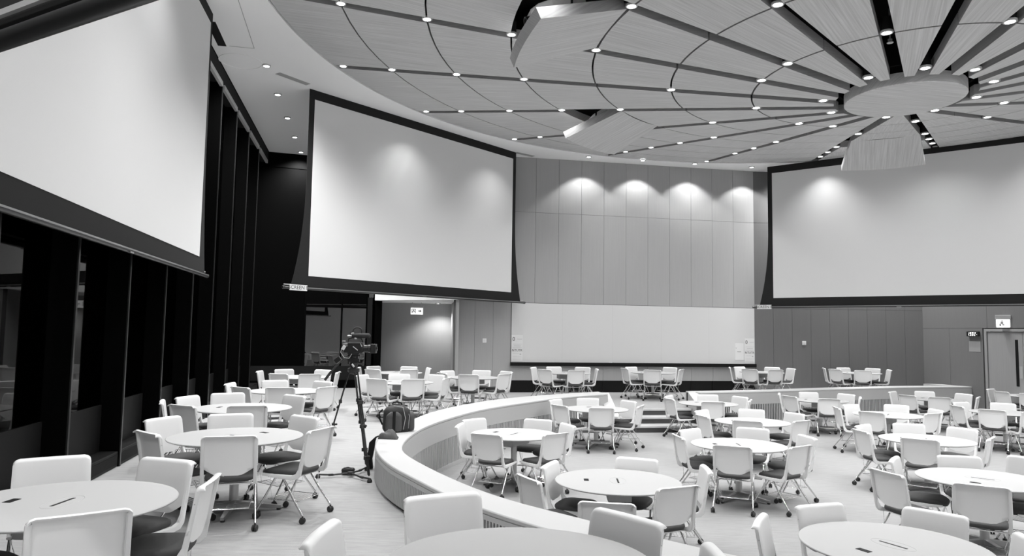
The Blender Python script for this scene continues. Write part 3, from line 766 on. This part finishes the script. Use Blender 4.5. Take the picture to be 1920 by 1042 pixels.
# ------------------------------------------------------------------ chairs: white shell, charcoal seat, chrome legs on castors, wire basket
def make_chair():
    e = empty('rolling_chair')
    # seat pad
    n = 28; rings = []
    def sup(a, b, t, p=3.6):
        c, s = math.cos(t), math.sin(t)
        return (a * math.copysign(abs(c) ** (2 / p), c), b * math.copysign(abs(s) ** (2 / p), s))
    vs = []; fs = []
    lay = [(.86, .432), (.97, .436), (1.0, .452), (.985, .470), (.90, .482), (.55, .484), (0, .483)]
    for sc, z in lay[:-1]:
        for i in range(n):
            x, y = sup(.222 * sc, .225 * sc, 2 * PI * i / n)
            vs.append((x, y + .01, z - .022 * max(0, (y - .12) / .1) - .006 * (1 - (x / .222) ** 2)))
    vs.append((0, .01, lay[-1][1] - .008)); k = len(lay) - 1
    for j in range(k - 1):
        for i in range(n): fs.append((j * n + i, j * n + (i + 1) % n, (j + 1) * n + (i + 1) % n, (j + 1) * n + i))
    for i in range(n): fs.append(((k - 1) * n + i, (k - 1) * n + (i + 1) % n, k * n))
    fs.append(tuple(range(n))[::-1])
    MB().add(vs, fs).build('seat', M['seat'], e, smooth=60)
    # white L-shaped side frames
    outl = [(.20, .438), (.19, .418), (.05, .402), (-.15, .396), (-.205, .405), (-.238, .44), (-.308, .835), (-.284, .842), (-.214, .50), (-.185, .452), (-.14, .436), (.05, .434)]
    for sx in (-1, 1):
        xo = sx * .226; w = .015
        vs = [(xo - w, y, z) for y, z in outl] + [(xo + w, y, z) for y, z in outl]
        tri = tessellate_polygon([[Vector((y, z, 0)) for y, z in outl]]); N = len(outl)
        fs = []
        for t in tri: fs += [tuple(t), tuple(i + N for i in t[::-1])]
        fs += [(i, i + N, (i + 1) % N + N, (i + 1) % N) for i in range(N)]
        o = MB().add(vs, fs).build('side_frame', M['plastic'], e)
        bm = bmesh.new(); bm.from_mesh(o.data); bmesh.ops.recalc_face_normals(bm, faces=bm.faces)
        bmesh.ops.bevel(bm, geom=[ed for ed in bm.edges if len(ed.link_faces) == 2 and ed.calc_face_angle() > 1.2], offset=.005, segments=2, affect='EDGES')
        bm.to_mesh(o.data); bm.free()
        for p in o.data.polygons: p.use_smooth = True
        o.data.set_sharp_from_angle(angle=R(35))
    # back shell: wraps round the uprights, rolls backwards at the top
    nu, vs, fs = 16, [], []
    rows = [('b', j / 8) for j in range(9)] + [('l', j / 6) for j in range(1, 7)]
    ZT = .838
    for kind, t in rows:
        for i in range(nu + 1):
            u = -1 + 2 * i / nu
            u = math.copysign(1 - (1 - abs(u)) ** 1.35, u)
            au = abs(u)
            zbot = .495 + .085 * max(0, (au - .40) / .60) ** 1.2
            dish = .020 * (1 - u * u)
            wrap = .012 * max(0, (au - .86) / .14) ** 2
            drop = .020 * max(0, (au - .84) / .16) ** 2.2
            if kind == 'b':
                z = zbot + (ZT - drop - zbot) * t
                y = -.214 - (z - .50) * .165 - dish * (1 - .35 * t) - wrap
                x = u * (.247 - .004 * t)
            else:
                ph = t * R(125)
                yt = -.214 - (ZT - .50) * .165 - dish * .65 - wrap
                z = ZT - drop + .026 * math.sin(ph); y = yt - .034 * (1 - math.cos(ph))
                x = u * (.243 - .008 * t)
            vs.append((x, y, z))
    N = nu + 1; T = len(vs); rws = len(rows)
    vs2 = []
    for j, (x, y, z) in enumerate(vs):
        r_ = j // N
        if r_ < 9: vs2.append((x * .985, y - .010, z))
        else:
            ph = (r_ - 8) / 6 * R(125); vs2.append((x * .985, y - .010 * math.cos(ph), z - .010 * math.sin(ph)))
    for j in range(rws - 1):
        for i in range(nu):
            a = j * N + i; fs.append((a, a + 1, a + N + 1, a + N)); fs.append((T + a + 1, T + a, T + a + N, T + a + N + 1))
    for i in range(nu): fs += [(i + 1, i, T + i, T + i + 1), ((rws - 1) * N + i, (rws - 1) * N + i + 1, T + (rws - 1) * N + i + 1, T + (rws - 1) * N + i)]
    for j in range(rws - 1): fs += [(j * N, (j + 1) * N, T + (j + 1) * N, T + j * N), ((j + 1) * N + nu, j * N + nu, T + j * N + nu, T + (j + 1) * N + nu)]
    MB().add(vs + vs2, fs).build('backrest', M['plastic'], e, smooth=70)
    g = MB()
    for sx in (-1, 1):
        for z in (.60, .76): g.lathe([(.004, 0), (.004, .003), (.001, .003)], 6, Matrix.Translation((sx * .2405, -.225 - (z - .45) * .17, z)) @ Matrix.Rotation(sx * PI / 2, 4, 'Y'))
    g.build('screws', M['gray'], e)['kind'] = 'stuff'
    MB().tube([(-.225, .12, .41), (.225, .12, .41)], .009, 6).tube([(-.225, -.12, .40), (.225, -.12, .40)], .009, 6).tube([(-.2, .19, .425), (.2, .19, .425)], .007, 6).build('under_frame', M['chrome'], e, smooth=60)
    cm = MB()
    for dx in (-.013, .013): cm.lathe([(.012, -.008), (.028, -.008), (.030, 0), (.028, .008), (.012, .008)], 14, Matrix.Translation((dx, 0, .030)) @ Matrix.Rotation(PI / 2, 4, 'Y'))
    cm.box(-.006, .006, -.02, .02, .03, .058); cm.tube([(0, 0, .045), (0, 0, .075)], .008, 6)
    castor = cm.mesh('castor', M['rubber'], smooth=40)
    for sx in (-1, 1):
        for fy, ty, in ((.04, .235), (-.04, -.285)):
            l = MB().tube([(sx * .222, fy, .405), (sx * .232, fy + (ty - fy) * .5, .23), (sx * .245, ty, .07)], .0105, 8).build('leg', M['chrome'], e, smooth=60)
            c = link('castor', castor, l, (sx * .245, ty, 0), (0, 0, R(25 if fy > 0 else -20) * sx))
    b = MB()
    zB = .185
    b.tube([(-.18, -.19, zB), (.18, -.19, zB), (.18, .15, zB), (-.18, .15, zB), (-.18, -.19, zB)], .0035, 4)
    for i in range(9):
        y = -.155 + i * .034; b.tube([(-.18, y, zB), (.18, y, zB)], .0022, 4, False)
    for sx in (-1, 1):
        for y in (-.15, .10): b.tube([(sx * .18, y, zB), (sx * .215, y, .30), (sx * .22, y, .40)], .0028, 4, False)
    b.build('wire_basket', M['chrome'], e)
    return e
TABLES=[
('U1', -2.76, 4.49, 'u', [(1.0, 126), (0.84, 74), (0.83, 10), (0.88, -53), (0.7, -129)]),
('U2', -2.77, 7.3, 'u', [(0.84, -132), (1.02, 156), (0.9, 115), (0.82, -73), (0.85, 57), (0.92, -14)]),
('U3', -3.68, 9.88, 'u', [(0.97, -155), (0.97, -115), (0.89, 164), (0.97, 123), (0.89, -66), (0.81, 52)]),
('U4', -3.96, 12.7, 'u', [(0.97, -178), (0.97, -120), (0.91, 121), (0.81, -80), (0.82, 58), (0.97, -32)]),
('U5', -4.81, 16.44, 'u', [(0.92, -178), (0.97, 130), (0.92, -104), (0.97, -63), (0.85, 71), (0.81, 2)]),
('U6', -2.28, 15.24, 'u', [(0.97, 161), (0.97, -114), (0.8, 105), (0.84, -68), (0.97, 51), (0.97, -17)]),
('U7', -2.96, 18.69, 'u', [(0.97, -178), (0.97, 139), (0.97, -119), (0.82, 77), (0.8, -60), (0.8, 18)]),
('U8', -0.9, 17.21, 'u', [(0.84, -144), (0.8, 144), (0.96, -93), (0.93, 80), (0.92, -36), (0.97, 37)]),
('U9', 1.56, 19.75, 'u', [(0.97, 157), (0.97, -131), (0.93, 109), (0.96, 58), (0.86, -78), (0.8, 1)]),
('U10', 4.11, 20.64, 'u', [(0.88, -162), (0.8, 129), (0.97, -102), (0.97, 48), (0.81, -29)]),
('U11', 7.65, 21.76, 'u', [(0.9, 161), (0.87, 118), (0.97, -129), (0.97, 52), (0.83, -82), (0.97, 12)]),
('U12', 10.85, 22.25, 'u', [(0.97, 162), (0.97, -157), (0.8, 97), (0.9, -109), (0.97, 40), (0.85, -11)]),
('U13', 0.06, 3.43, 'u', [(0.94, 174), (0.97, 117), (0.72, 39), (0.87, -14)]),
('L1', 1.13, 7.5, 'l', [(1.04, -152), (0.71, 159), (0.7, 64), (1.48, -102), (0.9, -62), (0.94, 9)]),
('L2', 0.07, 10.8, 'l', [(0.8, 175), (0.97, 130), (0.9, 65), (0.97, -113), (0.93, -53), (0.84, 18)]),
('L3', 1.75, 14.55, 'l', [(0.95, 144), (0.97, -142), (0.97, 94), (0.96, -91), (0.88, 35), (0.91, -29)]),
('L4', 3.21, 10.09, 'l', [(0.84, -175), (0.8, 129), (0.97, 60), (0.97, -112), (0.97, -58), (0.97, 4)]),
('L5', 4.32, 12.8, 'l', [(0.94, 139), (0.97, -164), (0.95, 72), (0.97, -113), (0.97, 23), (0.94, -54)]),
('L6', 4.44, 16.06, 'l', [(0.97, -162), (0.87, 151), (0.9, 75), (0.97, 29), (0.87, -24), (0.87, -99)]),
('L7', 7.48, 17.3, 'l', [(0.89, 155), (0.93, -157), (0.85, 84), (0.97, -102), (0.97, 29), (0.85, -25)]),
('L8', 7.54, 14.3, 'l', [(0.96, 175), (0.8, 118), (0.97, 53), (0.97, -134), (0.9, -3), (0.87, -61)]),
('L9', 10.75, 18.12, 'l', [(0.97, 133), (0.97, -157), (0.97, 73), (0.97, -115), (0.97, 19), (0.9, -40)]),
('L10', 6.31, 10.88, 'l', [(0.97, 180), (0.9, 132), (0.94, 75), (0.94, 29), (0.97, -125), (0.8, -45)]),
('L11', 10.4, 15.07, 'l', [(0.97, 109), (0.95, 178), (0.97, 57), (0.97, -137), (0.97, -96), (0.97, 16)]),
('L12', 14.32, 19.65, 'l', [(0.97, 125), (0.97, -168), (0.97, 73), (0.97, -128)]),
('L13', 5.19, 7.91, 'l', [(1.24, -165), (0.83, 143), (0.75, 74), (1.12, -124), (0.7, -18), (1.23, 34)]),
('L14', 2.84, 5.36, 'l', [(0.9, 167), (0.72, 108), (0.79, 40), (0.84, -17)])]

POSN = [(-90, 'near'), (-38, 'near right'), (0, 'right'), (38, 'far right'), (90, 'far'), (135, 'far left'), (180, 'left'), (-142, 'near left')]
T_NAME = {
 'U1': ('front table beside the dark windows', 25, 'front'), 'U2': ('second table along the dark windows', 60, ''), 'U3': ('third table along the dark windows', 50, ''),
 'U4': ('fourth table along the dark windows', 40, ''), 'U5': ('last table along the dark windows', 20, ''), 'U6': ('table straight behind the black backpack', 70, ''),
 'U7': ('farthest table before the corridor mouth', 10, ''), 'U8': ('table under the left wall switch', 35, ''), 'U9': ('table under the left half of whiteboard', 15, ''),
 'U10': ('table at the top of the steps', 80, ''), 'U11': ('table under the right end of whiteboard', 30, ''), 'U12': ('rightmost upper table before the dark wall', 65, ''),
 'U13': ('nearest table at bottom centre', -20, ''),
 'L1': ('front middle table inside the curved wall', 85, ''), 'L2': ('table in the left bend of curved wall', 60, ''), 'L3': ('table just left of the steps', 20, ''),
 'L4': ('front table of the middle lower row', 45, ''), 'L5': ('second table of the middle lower row', 75, ''), 'L6': ('table just right of the steps', 35, ''),
 'L7': ('left table along the right low wall', 50, ''), 'L8': ('fourth table back in right-hand row', 55, ''), 'L9': ('right table along the right low wall', 25, ''),
 'L10': ('third table back in right-hand row', 65, ''), 'L11': ('right-edge table in front of the door', 40, ''), 'L12': ('far table beside the double door', 70, ''),
 'L13': ('second table back in right-hand row', -10, ''), 'L14': ('front bottom-right table', 55, '')}
OUT_A = {'U1': 88, 'U2': -36, 'U3': 88, 'L1': 86, 'L14': 117, 'L13': 135, 'L4': 88, 'U13': 160, 'U7': 12}
TURN = {('L14', 0): -15, ('L1', 5): -14, ('U13', 3): 12}        # chairs turned a little away from their table
t0 = None; c0 = None
def adiff(a, b): return abs((a - b + 180) % 360 - 180)
for nm, tx_, ty_, lv, chs in TABLES:
    fz = UP if lv == 'u' else 0
    ph, ta, _ = T_NAME[nm]
    if t0 is None: t0 = t = make_table()
    else: t = copy_tree(t0)
    t.location = (tx_, ty_, fz); t.rotation_euler = (0, 0, R(OUT_A.get(nm, ta)))
    tag(t, 'white round ' + ph, 'table', 'round white tables')
    # name each chair by where it stands round the table (as seen from the camera)
    view = math.degrees(math.atan2(ty_, tx_)) - 90
    free = list(POSN); names = {}
    cand = sorted(((adiff(a - view, pa), i, pn) for i, (r, a) in enumerate(chs) for pa, pn in POSN))
    used = set()
    for d_, i, pn in cand:
        if i in names or pn in used: continue
        names[i] = pn; used.add(pn)
    for i, (r, a) in enumerate(chs):
        if c0 is None: c0 = c = make_chair()
        else: c = copy_tree(c0)
        jit = TURN.get((nm, i), random.uniform(-4, 4))
        fa = a + 180 + jit                       # heading of the sitter
        h = Vector((math.cos(R(fa)), math.sin(R(fa))))
        px = tx_ + r * math.cos(R(a)) + h.x * .275; py = ty_ + r * math.sin(R(a)) + h.y * .275
        c.location = (px, py, fz); c.rotation_euler = (0, 0, R(fa - 90))
        tag(c, 'white rolling chair, %s side of the %s' % (names[i], ph), 'chair', 'white rolling chairs round the tables')

# ------------------------------------------------------------------ video camera on a tripod
e = empty('tripod', (-1.98, 9.02, UP)); tag(e, 'tall black video tripod standing beside the curved low wall', 'tripod')
feet = [(-.38, -.10), (.30, -.30), (.12, .42)]
for fx, fy in feet:
    top = Vector((fx * .12, fy * .12, 1.33)); bot = Vector((fx, fy, .02)); d = bot - top
    side = Vector((-fy, fx, 0)).normalized() * .022
    g = MB()
    m1 = top + d * .52; m2 = top + d * .50
    g.tube([top + side, m1 + side], .009, 8).tube([top - side, m1 - side], .009, 8)
    g.tube([top + d * .28, top + d * .96], .010, 8)
    g.tube([top + d * .42 + side * .55, top + d * .95 + side * .55], .007, 6).tube([top + d * .42 - side * .55, top + d * .95 - side * .55], .007, 6)
    lg = g.build('leg', M['camblack'], e, smooth=50)
    k = MB()
    for t in (.30, .52, .80): 
        c = top + d * t; k.box(-.035, .035, -.02, .02, -.022, .022, Matrix.Translation(c) @ Matrix.Rotation(math.atan2(fx, -fy), 4, 'Z'))
    k.tube([top + d * .52, top + d * .52 + Vector((.05, -.02, .01))], .012, 8)
    k.build('leg_clamp', M['rubber'], lg, bevel=.004)
    MB().lathe([(.03, 0), (.032, .02), (.015, .05), (.001, .05)], 12, Matrix.Translation((bot.x, bot.y, 0))).build('foot', M['rubber'], lg)
    MB().tube([(0, 0, .05), (fx * .55, fy * .55, .035), (fx * .97, fy * .97, .045)], .011, 6).box(-.03, .03, -.012, .012, -.012, .012, Matrix.Translation((fx * .6, fy * .6, .036)) @ Matrix.Rotation(math.atan2(fy, fx), 4, 'Z')).build('spreader_arm', M['rubber'], e)
MB().lathe([(.001, .03), (.035, .03), (.035, .065), (.001, .065)], 12).build('spreader_hub', M['rubber'], e)
MB().lathe([(.001, 1.27), (.05, 1.28), (.075, 1.31), (.075, 1.345), (.045, 1.36), (.045, 1.39), (.001, 1.39)], 16).build('bowl', M['camblack'], e, smooth=40)
hd = MB().lathe([(.05, 1.385), (.05, 1.42), (.035, 1.43), (.035, 1.47), (.05, 1.48), (.05, 1.50), (.001, 1.50)], 16)
hd.box(-.055, .055, -.035, .035, 1.43, 1.50).box(-.075, -.055, -.03, .03, 1.40, 1.52).box(.055, .07, -.02, .02, 1.43, 1.47)
hd.build('fluid_head', M['camblack'], e, smooth=40)
MB().box(-.07, .08, -.03, .03, 1.50, 1.522).build('slide_plate', M['camblack'], e, bevel=.003)
MB().tube([(-.05, -.03, 1.50), (-.13, -.05, 1.455), (-.22, -.07, 1.36), (-.26, -.08, 1.31)], .010, 8).tube([(-.26, -.08, 1.31), (-.335, -.10, 1.20)], .017, 10).build('pan_handle', M['rubber'], e, smooth=50)
MB().tube([(-.01, -.06, 1.40), (.02, -.08, 1.37)], .012, 8).build('lock_lever', M['rail'], e)

e = empty('video_camera', (-1.96, 9.0, UP + 1.522)); tag(e, 'black camcorder with fluffy microphone mounted on the tripod', 'video camera')
b = MB(); b.box(-.14, .10, -.055, .055, .02, .15); b.box(-.17, -.14, -.04, .04, .04, .13); b.box(-.10, .05, -.04, .04, 0, .02)
b.build('body', M['camblack'], e, bevel=.010)
XX = Matrix.Translation((.10, 0, .075)) @ Matrix.Rotation(PI / 2, 4, 'Y')
lb = MB().lathe([(.045, 0), (.045, .06), (.05, .065), (.05, .12), (.046, .12), (.04, .09), (.001, .085)], 20, XX).build('lens_barrel', M['camblack'], e, smooth=40)
MB().box(.195, .26, -.058, .058, .02, .135).build('lens_hood', M['camblack'], e, bevel=.006)
MB().lathe([(.038, .0), (.02, .01), (.001, .012)], 16, XX @ Matrix.Translation((0, 0, .165))).build('front_glass', M['glasslens'], e, smooth=60)
MB().tube([(-.10, 0, .15), (-.09, 0, .20), (-.02, 0, .215), (.07, 0, .205), (.09, 0, .15)], .011, 8).build('carry_handle', M['camblack'], e, smooth=50)
mi = MB().tube([(-.045, -.03, .235), (-.035, -.03, .235), (.06, -.03, .238), (.16, -.03, .238), (.18, -.03, .236), (.19, -.03, .234)], [.018, .026, .030, .030, .024, .008], 14).build('furry_microphone', M['nylon'], e, smooth=60)
MB().tube([(-.10, -.03, .233), (-.04, -.03, .235)], .010, 8).build('microphone_body', M['steel'], e)
MB().lathe([(.001, -.012), (.016, -.012), (.016, .012), (.001, .012)], 10, Matrix.Translation((.0, -.03, .205))).build('microphone_clamp', M['rail'], e)
hp = MB()
arc = [(.015 + .055 * math.cos(t), 0.01, .29 + .05 * math.sin(t)) for t in [R(a) for a in range(-40, 221, 20)]]
hp.tube(arc, .010, 8); hp.box(-.07, -.03, -.02, .03, .235, .28); hp.tube([(.05, -.01, .255), (.02, -.02, .24)], .010, 8)
hp.build('viewfinder_arm', M['camblack'], e, smooth=50)
MB().box(-.03, .0, -.035, .0, .0, .0202, Matrix.Translation((-.025, 0, .262)) @ Matrix.Rotation(R(-20), 4, 'Y')).build('pale_bracket', M['rail'], e)
MB().tube([(-.10, -.06, .13), (-.15, -.09, .09), (-.165, -.10, .03), (-.12, -.09, -.04), (-.06, -.08, -.045), (-.03, -.07, .01)], .0035, 6).build('cable', M['rail'], e, smooth=60)
MB().box(-.02, .02, -.004, .004, -.028, .028, Matrix.Translation((-.135, -.075, .085)) @ Matrix.Rotation(R(30), 4, 'Y')).build('paper_tag', M['paper'], e)
MB().tube([(-.02, -.062, .10), (.04, -.066, .055)], .006, 6).tube([(.07, -.05, .14), (.09, -.06, .10)], .006, 6).build('side_rod', M['steel'], e)
MB().box(-.15, -.09, -.075, -.055, .10, .14).box(-.16, -.13, -.06, .0, .155, .175).build('audio_block', M['steel'], e, bevel=.003)
MB().box(-.26, -.18, -.01, .05, .05, .11, Matrix.Rotation(R(-38), 4, 'Y')).build('monitor', M['camblack'], e, bevel=.005)

# ------------------------------------------------------------------ backpack, pouch, small box
def blob(name, a, b, h, mt, parent, loc=(0, 0, 0), p=3.0, taper=.8, rows=10, n=28, bulge=.06):
    vs = []; fs = []
    for j in range(rows + 1):
        t = j / rows
        if t < .12: s = .86 + .14 * (t / .12)
        elif t > .72: s = (1 - ((t - .72) / .28) ** 2.4 * .55)
        else: s = 1
        s *= 1 - (1 - taper) * t * .6
        for i in range(n):
            c, q = math.cos(2 * PI * i / n), math.sin(2 * PI * i / n)
            vs.append((a * s * math.copysign(abs(c) ** (2 / p), c), b * s * math.copysign(abs(q) ** (2 / p), q), t * h))
    for j in range(rows):
        for i in range(n): fs.append((j * n + i, j * n + (i + 1) % n, (j + 1) * n + (i + 1) % n, (j + 1) * n + i))
    fs += [tuple(range(n))[::-1], tuple(rows * n + i for i in range(n))]
    o = MB().add(vs, fs).build(name, mt, parent, smooth=50, loc=loc); return o
e = empty('camera_backpack', (-1.62, 10.28, PT), R(12)); tag(e, 'bulging black camera backpack sitting on the curved low wall', 'bag')
blob('main_compartment', .205, .15, .37, M['nylon'], e)
blob('front_pocket', .12, .05, .27, M['nylon2'], e, loc=(-.045, -.145, .015))
blob('side_pocket', .05, .10, .26, M['nylon2'], e, loc=(.205, 0, .02))
MB().box(-.065, -.025, -.205, -.19, .02, .30).build('front_strap', M['black'], e, bevel=.004)
MB().tube([(-.07, 0, .36), (-.06, 0, .395), (.0, 0, .41), (.06, 0, .395), (.07, 0, .36)], .011, 8).build('grab_handle', M['black'], e, smooth=60)
MB().tube([(.09, -.155, .04), (.115, -.15, .20), (.08, -.12, .345), (-.05, -.10, .365)], .005, 6).tube([(.16, -.11, .05), (.175, -.10, .22), (.12, -.06, .355)], .005, 6).build('zip', M['gray'], e, smooth=60)
MB().tube([(-.20, -.03, .31), (-.25, -.04, .26), (-.24, -.05, .18), (-.20, -.06, .10)], .012, 6).build('shoulder_strap', M['black'], e, smooth=60)
MB().tube([(-.12, .02, .36), (-.02, -.03, .385), (.10, .02, .36), (.15, .03, .32)], .008, 6).build('top_strap', M['rubber'], e, smooth=60)

e = empty('cloth_pouch', (-1.64, 9.56, PT), R(5)); tag(e, 'limp dark carrying pouch draped over the edge of the curved wall', 'bag')
random.seed(5)
vs = []; fs = []; nx, ny = 14, 10
for j in range(ny + 1):
    for i in range(nx + 1):
        u, v = i / nx, j / ny
        env = math.sin(PI * min(1, u * 1.02)) ** .5 * math.sin(PI * v) ** .5
        vs.append((-.02 + .21 * (u - .3) , (v - .5) * .14 * (.6 + .5 * u), .004 + env * (.075 + .02 * math.sin(7 * u + 5 * v) + random.uniform(-.004, .006))))
for j in range(ny):
    for i in range(nx):
        a = j * (nx + 1) + i; fs.append((a, a + 1, a + nx + 2, a + nx + 1))
N = len(vs); vs += [(x, y, .001) for x, y, z in vs]
fs += [tuple(N + i for i in f[::-1]) for f in fs]
edge = [i for i in range(nx + 1)] + [(nx + 1) * j + nx for j in range(1, ny + 1)] + [ny * (nx + 1) + i for i in range(nx - 1, -1, -1)] + [(nx + 1) * j for j in range(ny - 1, 0, -1)]
for i in range(len(edge)): a, b = edge[i], edge[(i + 1) % len(edge)]; fs.append((b, a, N + a, N + b))
MB().add(vs, fs).build('pouch', M['nylon2'], e, smooth=60).scale = (1.25, 1.4, 1.35)
st_ = MB(); prof = [(-.03, .03), (-.09, .028), (-.125, .012), (-.14, -.04), (-.15, -.14), (-.175, -.27), (-.16, -.385)]
wds = [.03, .035, .04, .045, .05, .055, .04]
vs = []; fs = []
for (x, z), wd in zip(prof, wds): vs += [(x, -wd, z), (x, wd, z), (x - (.02 if z > 0 else .075), wd, z + (.006 if z > 0 else -.01)), (x - (.02 if z > 0 else .075), -wd, z + (.006 if z > 0 else -.01))]
for j in range(len(prof) - 1):
    for k in range(4): fs.append((4 * j + k, 4 * j + (k + 1) % 4, 4 * j + 4 + (k + 1) % 4, 4 * j + 4 + k))
fs += [(0, 3, 2, 1), tuple(4 * (len(prof) - 1) + k for k in range(4))]
o = st_.add(vs, fs).build('hanging_sleeve', M['black'], e, smooth=50)
bm = bmesh.new(); bm.from_mesh(o.data); bmesh.ops.recalc_face_normals(bm, faces=bm.faces); bm.to_mesh(o.data); bm.free()

e = empty('battery_case', (-2.04, 9.16, UP), R(-4)); tag(e, 'small dark case lying on the carpet by the tripod spreader', 'case')
MB().box(-.075, .075, -.05, .05, 0, .085).build('case', M['nylon'], e, bevel=.018)
MB().tube([(-.05, -.04, .087), (0, -.01, .095), (.05, -.03, .088)], .006, 6).build('strap', M['nylon2'], e)
MB().box(-.076, .076, -.052, .052, .058, .064).build('zip', M['rubber'], e)
